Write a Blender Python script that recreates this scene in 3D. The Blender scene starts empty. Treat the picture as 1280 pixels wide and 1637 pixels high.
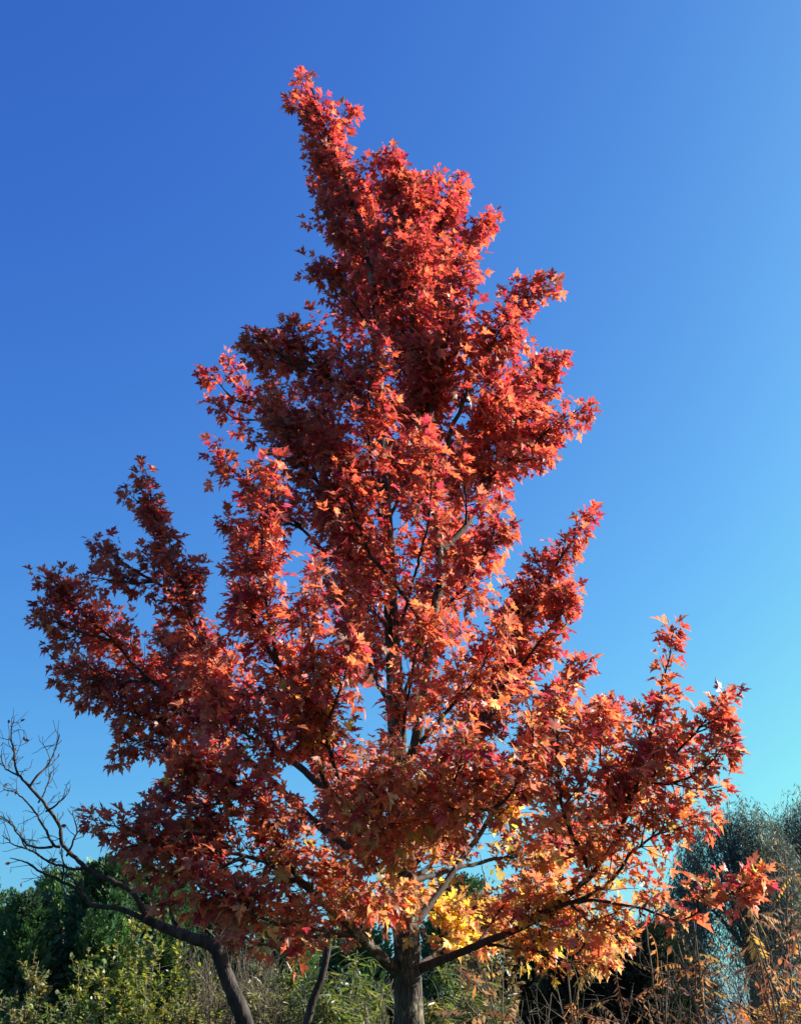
import bpy, math, random
import numpy as np
from mathutils import Vector

R = math.radians
C = bpy.context.scene.collection
rng = np.random.default_rng(11)
random.seed(11)

# ------------------------------------------------------------------ camera
F = 1755.0                      # focal length in photo pixels (1280 x 1637)
PITCH = R(25.5)
EYE = np.array([0.0, 0.0, 1.6])
cam_d = bpy.data.cameras.new('camera')
cam_d.sensor_fit = 'VERTICAL'
cam_d.sensor_height = 24.0
cam_d.lens = 24.0 * F / 1637.0
cam_d.clip_end = 2000
cam = bpy.data.objects.new('camera', cam_d)
C.objects.link(cam)
cam.location = EYE
cam.rotation_euler = (R(90) + PITCH, 0, 0)
bpy.context.scene.camera = cam

# ------------------------------------------------------------------ light
SUN_EL, SUN_AZ = R(27), R(74)   # azimuth clockwise from +Y: to the right, a little beyond the tree
world = bpy.data.worlds.new('World')
bpy.context.scene.world = world
world.use_nodes = True
wn = world.node_tree
wn.nodes.clear()
sky = wn.nodes.new('ShaderNodeTexSky')
sky.sky_type = 'NISHITA'
sky.sun_disc = False
sky.sun_elevation = SUN_EL
sky.sun_rotation = SUN_AZ
sky.air_density = 1.0
sky.dust_density = 2.0
sky.ozone_density = 3.0
# the phone's rendering of the sky: a deeper, more saturated blue, channel by channel
sep = wn.nodes.new('ShaderNodeSeparateColor')
com = wn.nodes.new('ShaderNodeCombineColor')
wn.links.new(sky.outputs['Color'], sep.inputs['Color'])
SKY_CAP = 6.2
SKY_GRADE = ((1.32, 0.40), (1.35, 0.76), (0.655, 2.27))
for i, (gam, gain) in enumerate(SKY_GRADE):
    pw = wn.nodes.new('ShaderNodeMath'); pw.operation = 'POWER'; pw.inputs[1].default_value = gam
    ml = wn.nodes.new('ShaderNodeMath'); ml.operation = 'MULTIPLY'; ml.inputs[1].default_value = gain
    wn.links.new(sep.outputs[i], pw.inputs[0])
    wn.links.new(pw.outputs[0], ml.inputs[0])
    mn = wn.nodes.new('ShaderNodeMath'); mn.operation = 'MINIMUM'; mn.inputs[1].default_value = SKY_CAP
    wn.links.new(ml.outputs[0], mn.inputs[0])
    wn.links.new(mn.outputs[0], com.inputs[i])
bg = wn.nodes.new('ShaderNodeBackground')
bg.inputs['Strength'].default_value = 0.054
wo = wn.nodes.new('ShaderNodeOutputWorld')
wn.links.new(com.outputs['Color'], bg.inputs['Color'])
wn.links.new(bg.outputs['Background'], wo.inputs['Surface'])

sun_d = bpy.data.lights.new('sun', 'SUN')
sun_d.energy = 5.0
sun_d.angle = R(0.5)
sun_d.color = (1.0, 0.94, 0.84)
sun = bpy.data.objects.new('sun', sun_d)
C.objects.link(sun)
SUNV = np.array([math.cos(SUN_EL) * math.sin(SUN_AZ), math.cos(SUN_EL) * math.cos(SUN_AZ), math.sin(SUN_EL)])
sun.rotation_euler = Vector(-SUNV).to_track_quat('-Z', 'Y').to_euler()
sun.location = (8, 6, 14)

vs = bpy.context.scene.view_settings
vs.view_transform = 'Standard'
vs.look = 'None'
vs.exposure = 1.5
vs.gamma = 1.0
bpy.context.scene.cycles.max_bounces = 8
bpy.context.scene.cycles.diffuse_bounces = 1
bpy.context.scene.cycles.transmission_bounces = 6

# ------------------------------------------------------------------ helpers
FWD = np.array([0, math.cos(PITCH), math.sin(PITCH)])
UPV = np.array([0, -math.sin(PITCH), math.cos(PITCH)])
RGT = np.array([1.0, 0, 0])


def at(x, y, Y):
    """the place that the photo shows at pixel (x, y), Y metres ahead of the viewer"""
    d = RGT * ((x - 640) / F) + UPV * ((818.5 - y) / F) + FWD
    return EYE + d * (Y / d[1])


def m_per_px(p):
    return float(np.dot(np.asarray(p) - EYE, FWD)) / F


def unit(v):
    v = np.asarray(v, float)
    n = np.linalg.norm(v, axis=-1, keepdims=True)
    return v / np.maximum(n, 1e-9)


def spline(pts, step):
    """Catmull-Rom through pts (rows of any width), resampled about every step (first 3 columns metres)"""
    P = np.asarray(pts, float)
    if len(P) == 2:
        n = max(2, int(np.linalg.norm(P[1, :3] - P[0, :3]) / step) + 1)
        t = np.linspace(0, 1, n)[:, None]
        return P[0] * (1 - t) + P[1] * t
    A = np.vstack([2 * P[0] - P[1], P, 2 * P[-1] - P[-2]])
    out = []
    for i in range(1, len(A) - 2):
        p0, p1, p2, p3 = A[i - 1], A[i], A[i + 1], A[i + 2]
        n = max(2, int(np.linalg.norm((p2 - p1)[:3]) / step) + 1)
        t = np.linspace(0, 1, n, endpoint=False)[:, None]
        out.append(0.5 * ((2 * p1) + (-p0 + p2) * t + (2 * p0 - 5 * p1 + 4 * p2 - p3) * t**2
                          + (-p0 + 3 * p1 - 3 * p2 + p3) * t**3))
    out.append(P[-1:])
    return np.vstack(out)


class Tubes:
    """collects tapered tubes; build() links them as one mesh object"""

    def __init__(self):
        self.v, self.f, self.n = [], [], 0

    def add(self, pts, rad, sides=5, rough=0.0, cap=True):
        P = np.asarray(pts, float)
        rad = np.broadcast_to(np.asarray(rad, float), (len(P),))
        T = unit(np.gradient(P, axis=0))
        ref = np.array([0.0, 0.0, 1.0]) if abs(T[0][2]) < 0.9 else np.array([1.0, 0, 0])
        u = unit(np.cross(T[0], ref))
        k = len(P)
        ang = np.arange(sides) * 2 * math.pi / sides
        for i in range(k):
            u = unit(u - T[i] * np.dot(u, T[i]))
            w = np.cross(T[i], u)
            rr = rad[i] * (1 + rough * rng.normal(size=sides)) if rough else np.full(sides, rad[i])
            self.v.append(P[i] + (np.cos(ang) * rr)[:, None] * u + (np.sin(ang) * rr)[:, None] * w)
        b = self.n
        for i in range(k - 1):
            for j in range(sides):
                j2 = (j + 1) % sides
                self.f.append((b + i * sides + j, b + i * sides + j2, b + (i + 1) * sides + j2, b + (i + 1) * sides + j))
        self.n += k * sides
        if cap:
            self.f.append(tuple(b + (k - 1) * sides + j for j in range(sides)))
            self.f.append(tuple(b + sides - 1 - j for j in range(sides)))

    def build(self, name, mat, parent=None, smooth=True):
        me = bpy.data.meshes.new(name)
        me.from_pydata(np.vstack(self.v).tolist(), [], self.f)
        if smooth:
            me.polygons.foreach_set('use_smooth', [True] * len(me.polygons))
        return link(name, me, mat, parent)


def link(name, me, mat, parent=None):
    if mat:
        me.materials.append(mat)
    o = bpy.data.objects.new(name, me)
    C.objects.link(o)
    if parent is not None:
        o.parent = parent
        root = parent
        off = Vector((0, 0, 0))
        while root is not None:
            off += root.location
            root = root.parent
        me.transform(__import__('mathutils').Matrix.Translation(-off))
    return o


def scatter(name, templates, pos, direc, normal, size, tint, mat, parent=None, smooth=False):
    """one mesh of many leaves: each template is (verts, tris); leaf y axis = direc, leaf z axis = normal"""
    pos, direc, normal = np.asarray(pos), unit(direc), np.asarray(normal)
    size, tint = np.asarray(size), np.asarray(tint)
    z = unit(normal - direc * np.sum(normal * direc, axis=1, keepdims=True))
    x = np.cross(direc, z)
    which = rng.integers(0, len(templates), len(pos))
    V, Fa, Tn, base = [], [], [], 0
    for k, (tv, tf) in enumerate(templates):
        m = which == k
        n = int(m.sum())
        if not n:
            continue
        s = size[m][:, None, None]
        v = pos[m][:, None, :] + s * (tv[None, :, 0:1] * x[m][:, None, :] + tv[None, :, 1:2] * direc[m][:, None, :]
                                      + tv[None, :, 2:3] * z[m][:, None, :])
        V.append(v.reshape(-1, 3))
        nv = len(tv)
        Fa.append((tf[None] + (base + np.arange(n) * nv)[:, None, None]).reshape(-1, 3))
        Tn.append(np.repeat(tint[m], nv, axis=0))
        base += n * nv
    V, Fa, Tn = np.vstack(V), np.vstack(Fa), np.vstack(Tn)
    me = bpy.data.meshes.new(name)
    me.vertices.add(len(V))
    me.vertices.foreach_set('co', V.astype(np.float32).ravel())
    me.loops.add(len(Fa) * 3)
    me.loops.foreach_set('vertex_index', Fa.astype(np.int32).ravel())
    me.polygons.add(len(Fa))
    me.polygons.foreach_set('loop_start', (np.arange(len(Fa)) * 3).astype(np.int32))
    me.polygons.foreach_set('loop_total', np.full(len(Fa), 3, np.int32))
    a = me.color_attributes.new('tint', 'FLOAT_COLOR', 'POINT')
    a.data.foreach_set('color', np.hstack([Tn, np.ones((len(Tn), 1))]).astype(np.float32).ravel())
    me.update(calc_edges=True)
    me.validate()
    return link(name, me, mat, parent)


def empty(name, loc, label, cat, group=None):
    o = bpy.data.objects.new(name, None)
    C.objects.link(o)
    o.location = loc
    o.empty_display_size = 0.2
    o['label'] = label
    o['category'] = cat
    if group:
        o['group'] = group
    return o


# ------------------------------------------------------------------ materials
def new_mat(name):
    m = bpy.data.materials.new(name)
    m.use_nodes = True
    nt = m.node_tree
    nt.nodes.clear()
    out = nt.nodes.new('ShaderNodeOutputMaterial')
    return m, nt, out


def leaf_material(name, rough=0.4, trans=0.4, trans_gain=(1.7, 1.5, 1.0), under=(0.5, 0.3, 0.25), under_mix=0.4,
                  spec=0.5, var=0.35):
    m, nt, out = new_mat(name)
    N, L = nt.nodes, nt.links
    at_ = N.new('ShaderNodeAttribute'); at_.attribute_name = 'tint'
    noise = N.new('ShaderNodeTexNoise'); noise.inputs['Scale'].default_value = 45.0; noise.inputs['Detail'].default_value = 2
    geo = N.new('ShaderNodeNewGeometry')
    L.new(geo.outputs['Position'], noise.inputs['Vector'])
    ramp = N.new('ShaderNodeMapRange')
    ramp.inputs['From Min'].default_value = 0.3; ramp.inputs['From Max'].default_value = 0.7
    ramp.inputs['To Min'].default_value = 1 - var; ramp.inputs['To Max'].default_value = 1 + var
    L.new(noise.outputs['Fac'], ramp.inputs['Value'])
    mul = N.new('ShaderNodeVectorMath'); mul.operation = 'SCALE'
    L.new(at_.outputs['Color'], mul.inputs[0]); L.new(ramp.outputs['Result'], mul.inputs['Scale'])
    mixu = N.new('ShaderNodeMix'); mixu.data_type = 'RGBA'
    mixu.inputs['B'].default_value = (*under, 1)
    bf = N.new('ShaderNodeMath'); bf.operation = 'MULTIPLY'; bf.inputs[1].default_value = under_mix
    L.new(geo.outputs['Backfacing'], bf.inputs[0]); L.new(bf.outputs[0], mixu.inputs['Factor'])
    L.new(mul.outputs[0], mixu.inputs['A'])
    p = N.new('ShaderNodeBsdfPrincipled')
    p.inputs['Roughness'].default_value = rough
    p.inputs['Specular IOR Level'].default_value = spec
    L.new(mixu.outputs['Result'], p.inputs['Base Color'])
    tg = N.new('ShaderNodeVectorMath'); tg.operation = 'MULTIPLY'; tg.inputs[1].default_value = trans_gain
    L.new(mul.outputs[0], tg.inputs[0])
    tr = N.new('ShaderNodeBsdfTranslucent')
    L.new(tg.outputs[0], tr.inputs['Color'])
    mx = N.new('ShaderNodeMixShader'); mx.inputs['Fac'].default_value = trans
    L.new(p.outputs[0], mx.inputs[1]); L.new(tr.outputs[0], mx.inputs[2])
    L.new(mx.outputs[0], out.inputs['Surface'])
    return m


def bark_material(name, c1, c2, scale=14.0, bump=0.5, rough=0.85, lichen=None):
    m, nt, out = new_mat(name)
    N, L = nt.nodes, nt.links
    tc = N.new('ShaderNodeTexCoord')
    mp = N.new('ShaderNodeMapping'); mp.inputs['Scale'].default_value = (1, 1, 0.3)
    L.new(tc.outputs['Object'], mp.inputs['Vector'])
    n1 = N.new('ShaderNodeTexNoise'); n1.inputs['Scale'].default_value = scale; n1.inputs['Detail'].default_value = 6
    n1.inputs['Roughness'].default_value = 0.65
    L.new(mp.outputs['Vector'], n1.inputs['Vector'])
    n2 = N.new('ShaderNodeTexNoise'); n2.inputs['Scale'].default_value = scale * 4.5; n2.inputs['Detail'].default_value = 4
    L.new(mp.outputs['Vector'], n2.inputs['Vector'])
    cr = N.new('ShaderNodeValToRGB')
    cr.color_ramp.elements[0].position = 0.38; cr.color_ramp.elements[0].color = (*c1, 1)
    cr.color_ramp.elements[1].position = 0.74; cr.color_ramp.elements[1].color = (*c2, 1)
    L.new(n1.outputs['Fac'], cr.inputs['Fac'])
    col = cr.outputs['Color']
    hgt = n2.outputs['Fac']
    if lichen:                       # pale crusts with a shape of their own, and narrow cracks along the stem
        n3 = N.new('ShaderNodeTexNoise'); n3.inputs['Scale'].default_value = 7.0; n3.inputs['Detail'].default_value = 7
        n3.inputs['Roughness'].default_value = 0.7
        L.new(tc.outputs['Object'], n3.inputs['Vector'])
        mr = N.new('ShaderNodeMapRange'); mr.inputs['From Min'].default_value = 0.53; mr.inputs['From Max'].default_value = 0.6
        L.new(n3.outputs['Fac'], mr.inputs['Value'])
        mc = N.new('ShaderNodeMix'); mc.data_type = 'RGBA'; mc.inputs['B'].default_value = (*lichen, 1)
        L.new(mr.outputs['Result'], mc.inputs['Factor']); L.new(col, mc.inputs['A'])
        vo = N.new('ShaderNodeTexVoronoi'); vo.feature = 'DISTANCE_TO_EDGE'; vo.inputs['Scale'].default_value = 42.0
        mv = N.new('ShaderNodeMapping'); mv.inputs['Scale'].default_value = (1, 1, 0.16)
        L.new(tc.outputs['Object'], mv.inputs['Vector']); L.new(mv.outputs['Vector'], vo.inputs['Vector'])
        cv = N.new('ShaderNodeMapRange'); cv.inputs['From Max'].default_value = 0.09
        L.new(vo.outputs['Distance'], cv.inputs['Value'])
        mk = N.new('ShaderNodeMix'); mk.data_type = 'RGBA'; mk.inputs['A'].default_value = (0.02, 0.016, 0.013, 1)
        L.new(cv.outputs['Result'], mk.inputs['Factor']); L.new(mc.outputs['Result'], mk.inputs['B'])
        col = mk.outputs['Result']
        ad = N.new('ShaderNodeMath'); ad.operation = 'ADD'
        L.new(cv.outputs['Result'], ad.inputs[0]); L.new(n2.outputs['Fac'], ad.inputs[1])
        hgt = ad.outputs[0]
    b = N.new('ShaderNodeBump'); b.inputs['Strength'].default_value = bump; b.inputs['Distance'].default_value = 0.02
    L.new(hgt, b.inputs['Height'])
    p = N.new('ShaderNodeBsdfPrincipled'); p.inputs['Roughness'].default_value = rough
    p.inputs['Specular IOR Level'].default_value = 0.25
    L.new(col, p.inputs['Base Color']); L.new(b.outputs['Normal'], p.inputs['Normal'])
    L.new(p.outputs[0], out.inputs['Surface'])
    return m


M_MAPLE = leaf_material('maple_leaf', rough=0.48, trans=0.5, trans_gain=(2.15, 1.85, 1.5), under=(0.30, 0.16, 0.145), under_mix=0.6, spec=0.4)
M_BARK = bark_material('maple_bark', (0.016, 0.013, 0.011), (0.13, 0.11, 0.075), 11, 0.5, lichen=(0.26, 0.235, 0.15))
M_TWIG = bark_material('maple_twig', (0.03, 0.02, 0.017), (0.08, 0.055, 0.042), 30)
M_BARE = bark_material('dead_bark', (0.016, 0.013, 0.011), (0.085, 0.07, 0.06), 18)
M_CONIFER = leaf_material('conifer_spray', rough=0.6, trans=0.15, trans_gain=(1.3, 1.4, 0.8), under=(0.06, 0.1, 0.07), under_mix=0.2, spec=0.3)
M_SHRUB = leaf_material('shrub_leaf', rough=0.45, trans=0.4, trans_gain=(1.6, 1.5, 0.8), under=(0.2, 0.22, 0.12), under_mix=0.3)
M_LANCE = leaf_material('narrow_leaf', rough=0.4, trans=0.35, trans_gain=(1.5, 1.5, 0.8), under=(0.16, 0.2, 0.1), under_mix=0.3)
M_SUMAC = leaf_material('sumac_leaf', rough=0.6, spec=0.25, trans=0.45, trans_gain=(1.6, 1.4, 0.9), under=(0.35, 0.22, 0.14), under_mix=0.3)
M_WILLOW = leaf_material('willow_leaf', rough=0.5, trans=0.3, trans_gain=(1.4, 1.5, 0.9), under=(0.12, 0.14, 0.11), under_mix=0.3, spec=0.3)
M_DRY = bark_material('dry_stalk', (0.09, 0.075, 0.05), (0.22, 0.19, 0.135), 30, 0.1)
M_STEM = bark_material('shrub_stem', (0.09, 0.07, 0.05), (0.22, 0.18, 0.13), 30, 0.2)


def ground_material():
    m, nt, out = new_mat('ground_soil')
    N, L = nt.nodes, nt.links
    tc = N.new('ShaderNodeTexCoord')
    n1 = N.new('ShaderNodeTexNoise'); n1.inputs['Scale'].default_value = 1.3; n1.inputs['Detail'].default_value = 8
    L.new(tc.outputs['Object'], n1.inputs['Vector'])
    cr = N.new('ShaderNodeValToRGB')
    cr.color_ramp.elements[0].color = (0.022, 0.03, 0.012, 1); cr.color_ramp.elements[0].position = 0.35
    cr.color_ramp.elements[1].color = (0.07, 0.055, 0.03, 1); cr.color_ramp.elements[1].position = 0.7
    L.new(n1.outputs['Fac'], cr.inputs['Fac'])
    p = N.new('ShaderNodeBsdfPrincipled'); p.inputs['Roughness'].default_value = 0.95
    L.new(cr.outputs['Color'], p.inputs['Base Color'])
    L.new(p.outputs[0], out.inputs['Surface'])
    return m


# ------------------------------------------------------------------ leaf templates
def maple_template(fold, curl, twist):
    half = [(0.0, 0.0), (0.13, -0.02), (0.37, -0.05), (0.18, 0.12), (0.40, 0.22), (0.62, 0.48), (0.42, 0.41),
            (0.37, 0.55), (0.105, 0.36), (0.24, 0.70), (0.12, 0.72), (0.0, 1.03)]
    tris_h = [(0, 1, 12), (1, 2, 3), (1, 3, 12), (3, 4, 8), (12, 3, 8), (4, 5, 6), (4, 6, 8), (6, 7, 8), (12, 8, 13),
              (8, 9, 10), (8, 10, 13), (10, 11, 13)]
    mid = [(0.0, 0.16), (0.0, 0.6)]
    V, T = [], []
    for s in (1, -1):
        b = len(V)
        for x, y in half + mid:
            z = fold * abs(x) - curl * y * y - curl * 0.7 * x * x + twist * x * s * y
            V.append((x * s, y, z))
        for a, bb, c in tris_h:
            T.append((b + a, b + bb, b + c) if s == 1 else (b + a, b + c, b + bb))
    b = len(V)                      # petiole
    V += [(-0.012, 0.02, 0), (0.012, 0.02, 0), (0.012, -0.4, 0.05), (-0.012, -0.4, 0.05), (0.0, -0.75, -0.05)]
    T += [(b, b + 2, b + 1), (b, b + 3, b + 2), (b + 3, b + 4, b + 2)]
    V = np.array(V)
    V[:, 1] += 0.75
    return V, np.array(T)


MAPLE = [maple_template(0.22, 0.15, 0.1), maple_template(0.4, 0.35, -0.2), maple_template(0.1, 0.4, 0.3),
         maple_template(-0.15, 0.25, 0.25), maple_template(0.55, 0.2, -0.1), maple_template(0.75, 0.6, 0.35),
         maple_template(0.3, -0.25, -0.4), maple_template(0.9, 0.1, 0.2)]


def blade(width, fold=0.3, curl=0.3, seg=3, prof=(0.25, 1.0, 0.7)):
    """a simple pointed leaf along +y, length 1"""
    V = [(0, 0, 0)]
    for i in range(1, seg + 1):
        y = i / (seg + 1)
        w = width * prof[min(i, len(prof) - 1)] if seg > 2 else width
        V += [(-w, y, fold * w - curl * y * y), (0, y, -curl * y * y), (w, y, fold * w - curl * y * y)]
    V.append((0, 1, -curl))
    T = [(0, 2, 1), (0, 3, 2)]
    for i in range(seg - 1):
        a, b = 1 + 3 * i, 4 + 3 * i
        T += [(a, a + 1, b + 1), (a, b + 1, b), (a + 1, a + 2, b + 2), (a + 1, b + 2, b + 1)]
    a = 1 + 3 * (seg - 1)
    e = len(V) - 1
    T += [(a, a + 1, e), (a + 1, a + 2, e)]
    return np.array(V, float), np.array(T)


OVAL = [blade(0.26, 0.4, 0.15, 2), blade(0.22, 0.3, 0.35, 2), blade(0.3, 0.2, -0.1, 2)]
LANCE = [blade(0.075, 0.4, 0.35, 3), blade(0.06, 0.4, 0.7, 3), blade(0.085, 0.3, 0.1, 3)]
THIN = [blade(0.07, 0.2, 0.2, 1), blade(0.09, 0.2, 0.4, 1)]


def spray_template(n, seed):
    r = np.random.default_rng(seed)
    V, T, b = [], [], 0
    for k in range(n):
        y0 = 0.75 * k / n
        side = (-1) ** k
        a = side * r.uniform(0.35, 0.8) if k < n - 1 else 0
        ln = r.uniform(0.3, 0.5) * (1.05 - 0.5 * k / n)
        d = np.array([math.sin(a), math.cos(a), r.uniform(-0.15, 0.25)])
        w = np.array([math.cos(a), -math.sin(a), r.uniform(-0.5, 0.5)]) * 0.055
        p = np.array([0, y0, 0])
        V += [p, p + d * ln * 0.55 + w, p + d * ln, p + d * ln * 0.55 - w]
        T += [(b, b + 1, b + 2), (b, b + 2, b + 3)]
        b += 4
    return np.array(V), np.array(T)


SPRAY = [spray_template(9, 1), spray_template(8, 2), spray_template(10, 3)]


def pinnate_template(n, droop, seed):
    """compound leaf: rachis along y, n pairs of hanging leaflets"""
    r = np.random.default_rng(seed)
    V, T = [], []

    def rach(t):
        return np.array([0, t, -droop * t * t])
    b = 0
    for i in range(6):
        a, c = rach(i / 6), rach((i + 1) / 6)
        w = np.array([0.008, 0, 0])
        V += [a - w, a + w, c + w, c - w]
        T += [(b, b + 1, b + 2), (b, b + 2, b + 3)]
        b += 4
    for k in range(n):
        t = 0.2 + 0.78 * k / (n - 1)
        ln = 0.3 * (1.0 - 0.45 * abs(2 * (k / (n - 1)) - 0.8)) * r.uniform(0.8, 1.1)
        for s in (-1, 1):
            if r.random() < 0.22:
                continue
            d = unit(np.array([s * 0.85, 0.35 + 0.25 * r.random(), -0.4 - 0.5 * r.random()]))
            w = unit(np.cross(d, [0, 0.1, 1])) * ln * r.uniform(.12, .2)
            p = rach(t)
            V += [p, p + d * ln * 0.45 + w, p + d * ln, p + d * ln * 0.45 - w]
            T += [(b, b + 1, b + 2), (b, b + 2, b + 3)]
            b += 4
    return np.array(V), np.array(T)


PINNATE = [pinnate_template(n_, d_, k_) for k_, (n_, d_) in enumerate([(9, .25), (7, .6), (10, .8), (6, 1.0), (8, .45), (5, .2), (9, 1.2)])]

# ------------------------------------------------------------------ ground
gm = bpy.data.meshes.new('ground')
n = 60
gx = np.linspace(-600, 600, n)
gx = np.sign(gx) * (np.abs(gx) / 600) ** 2 * 600
gv = [(x, y, 0.06 * math.sin(x * 0.7) * math.cos(y * 0.5) - 0.05) for y in gx for x in gx]
gm.from_pydata(gv, [], [(j * n + i, j * n + i + 1, (j + 1) * n + i + 1, (j + 1) * n + i) for j in range(n - 1) for i in range(n - 1)])
g = link('ground', gm, ground_material())
g['kind'] = 'structure'

# ------------------------------------------------------------------ the red maple
TY = 7.5                                       # distance of the trunk
base = at(655, 1637, TY)
base[2] = 0.0
maple = empty('maple_tree', base, 'tall red and orange autumn maple with pale trunk standing in the middle', 'tree')


def P3(pts):
    """rows (x px, y px, depth offset from the trunk in m) -> world points"""
    return np.array([at(x, y, TY + d) for x, y, d in pts])


tr_px = [(652, 1600, 0), (648, 1500, 0), (643, 1400, 0), (637, 1280, 0), (631, 1140, 0), (623, 980, 0), (613, 820, 0),
         (603, 680, 0), (599, 550, 0), (588, 440, 0), (562, 340, 0), (530, 250, 0), (508, 185, 0), (494, 140, 0)]
tr_w = [46, 43, 40, 34, 28, 23, 19, 15, 12, 10, 8, 6, 4, 2]
tp = P3(tr_px)
trr = np.array([m_per_px(p) * w / 2 for p, w in zip(tp, tr_w)])
tp = np.vstack([[base[0] + .01, base[1], -0.1], [base[0], base[1], 0.12], [base[0], base[1], 0.5], [base[0], base[1], 1.1], tp])
trr = np.concatenate([[0.17, 0.135, 0.115, 0.108], trr])
sp = spline(np.hstack([tp, trr[:, None]]), 0.06)
tt = Tubes()
jit = np.cumsum(rng.normal(size=(len(sp), 3)) * 0.0012, axis=0) * [1, 1, 0]
tt.add(sp[:, :3] + jit, sp[:, 3], 18, 0.02)
trunk = tt.build('trunk', M_BARK, maple)
trunk_axis = sp

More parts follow.
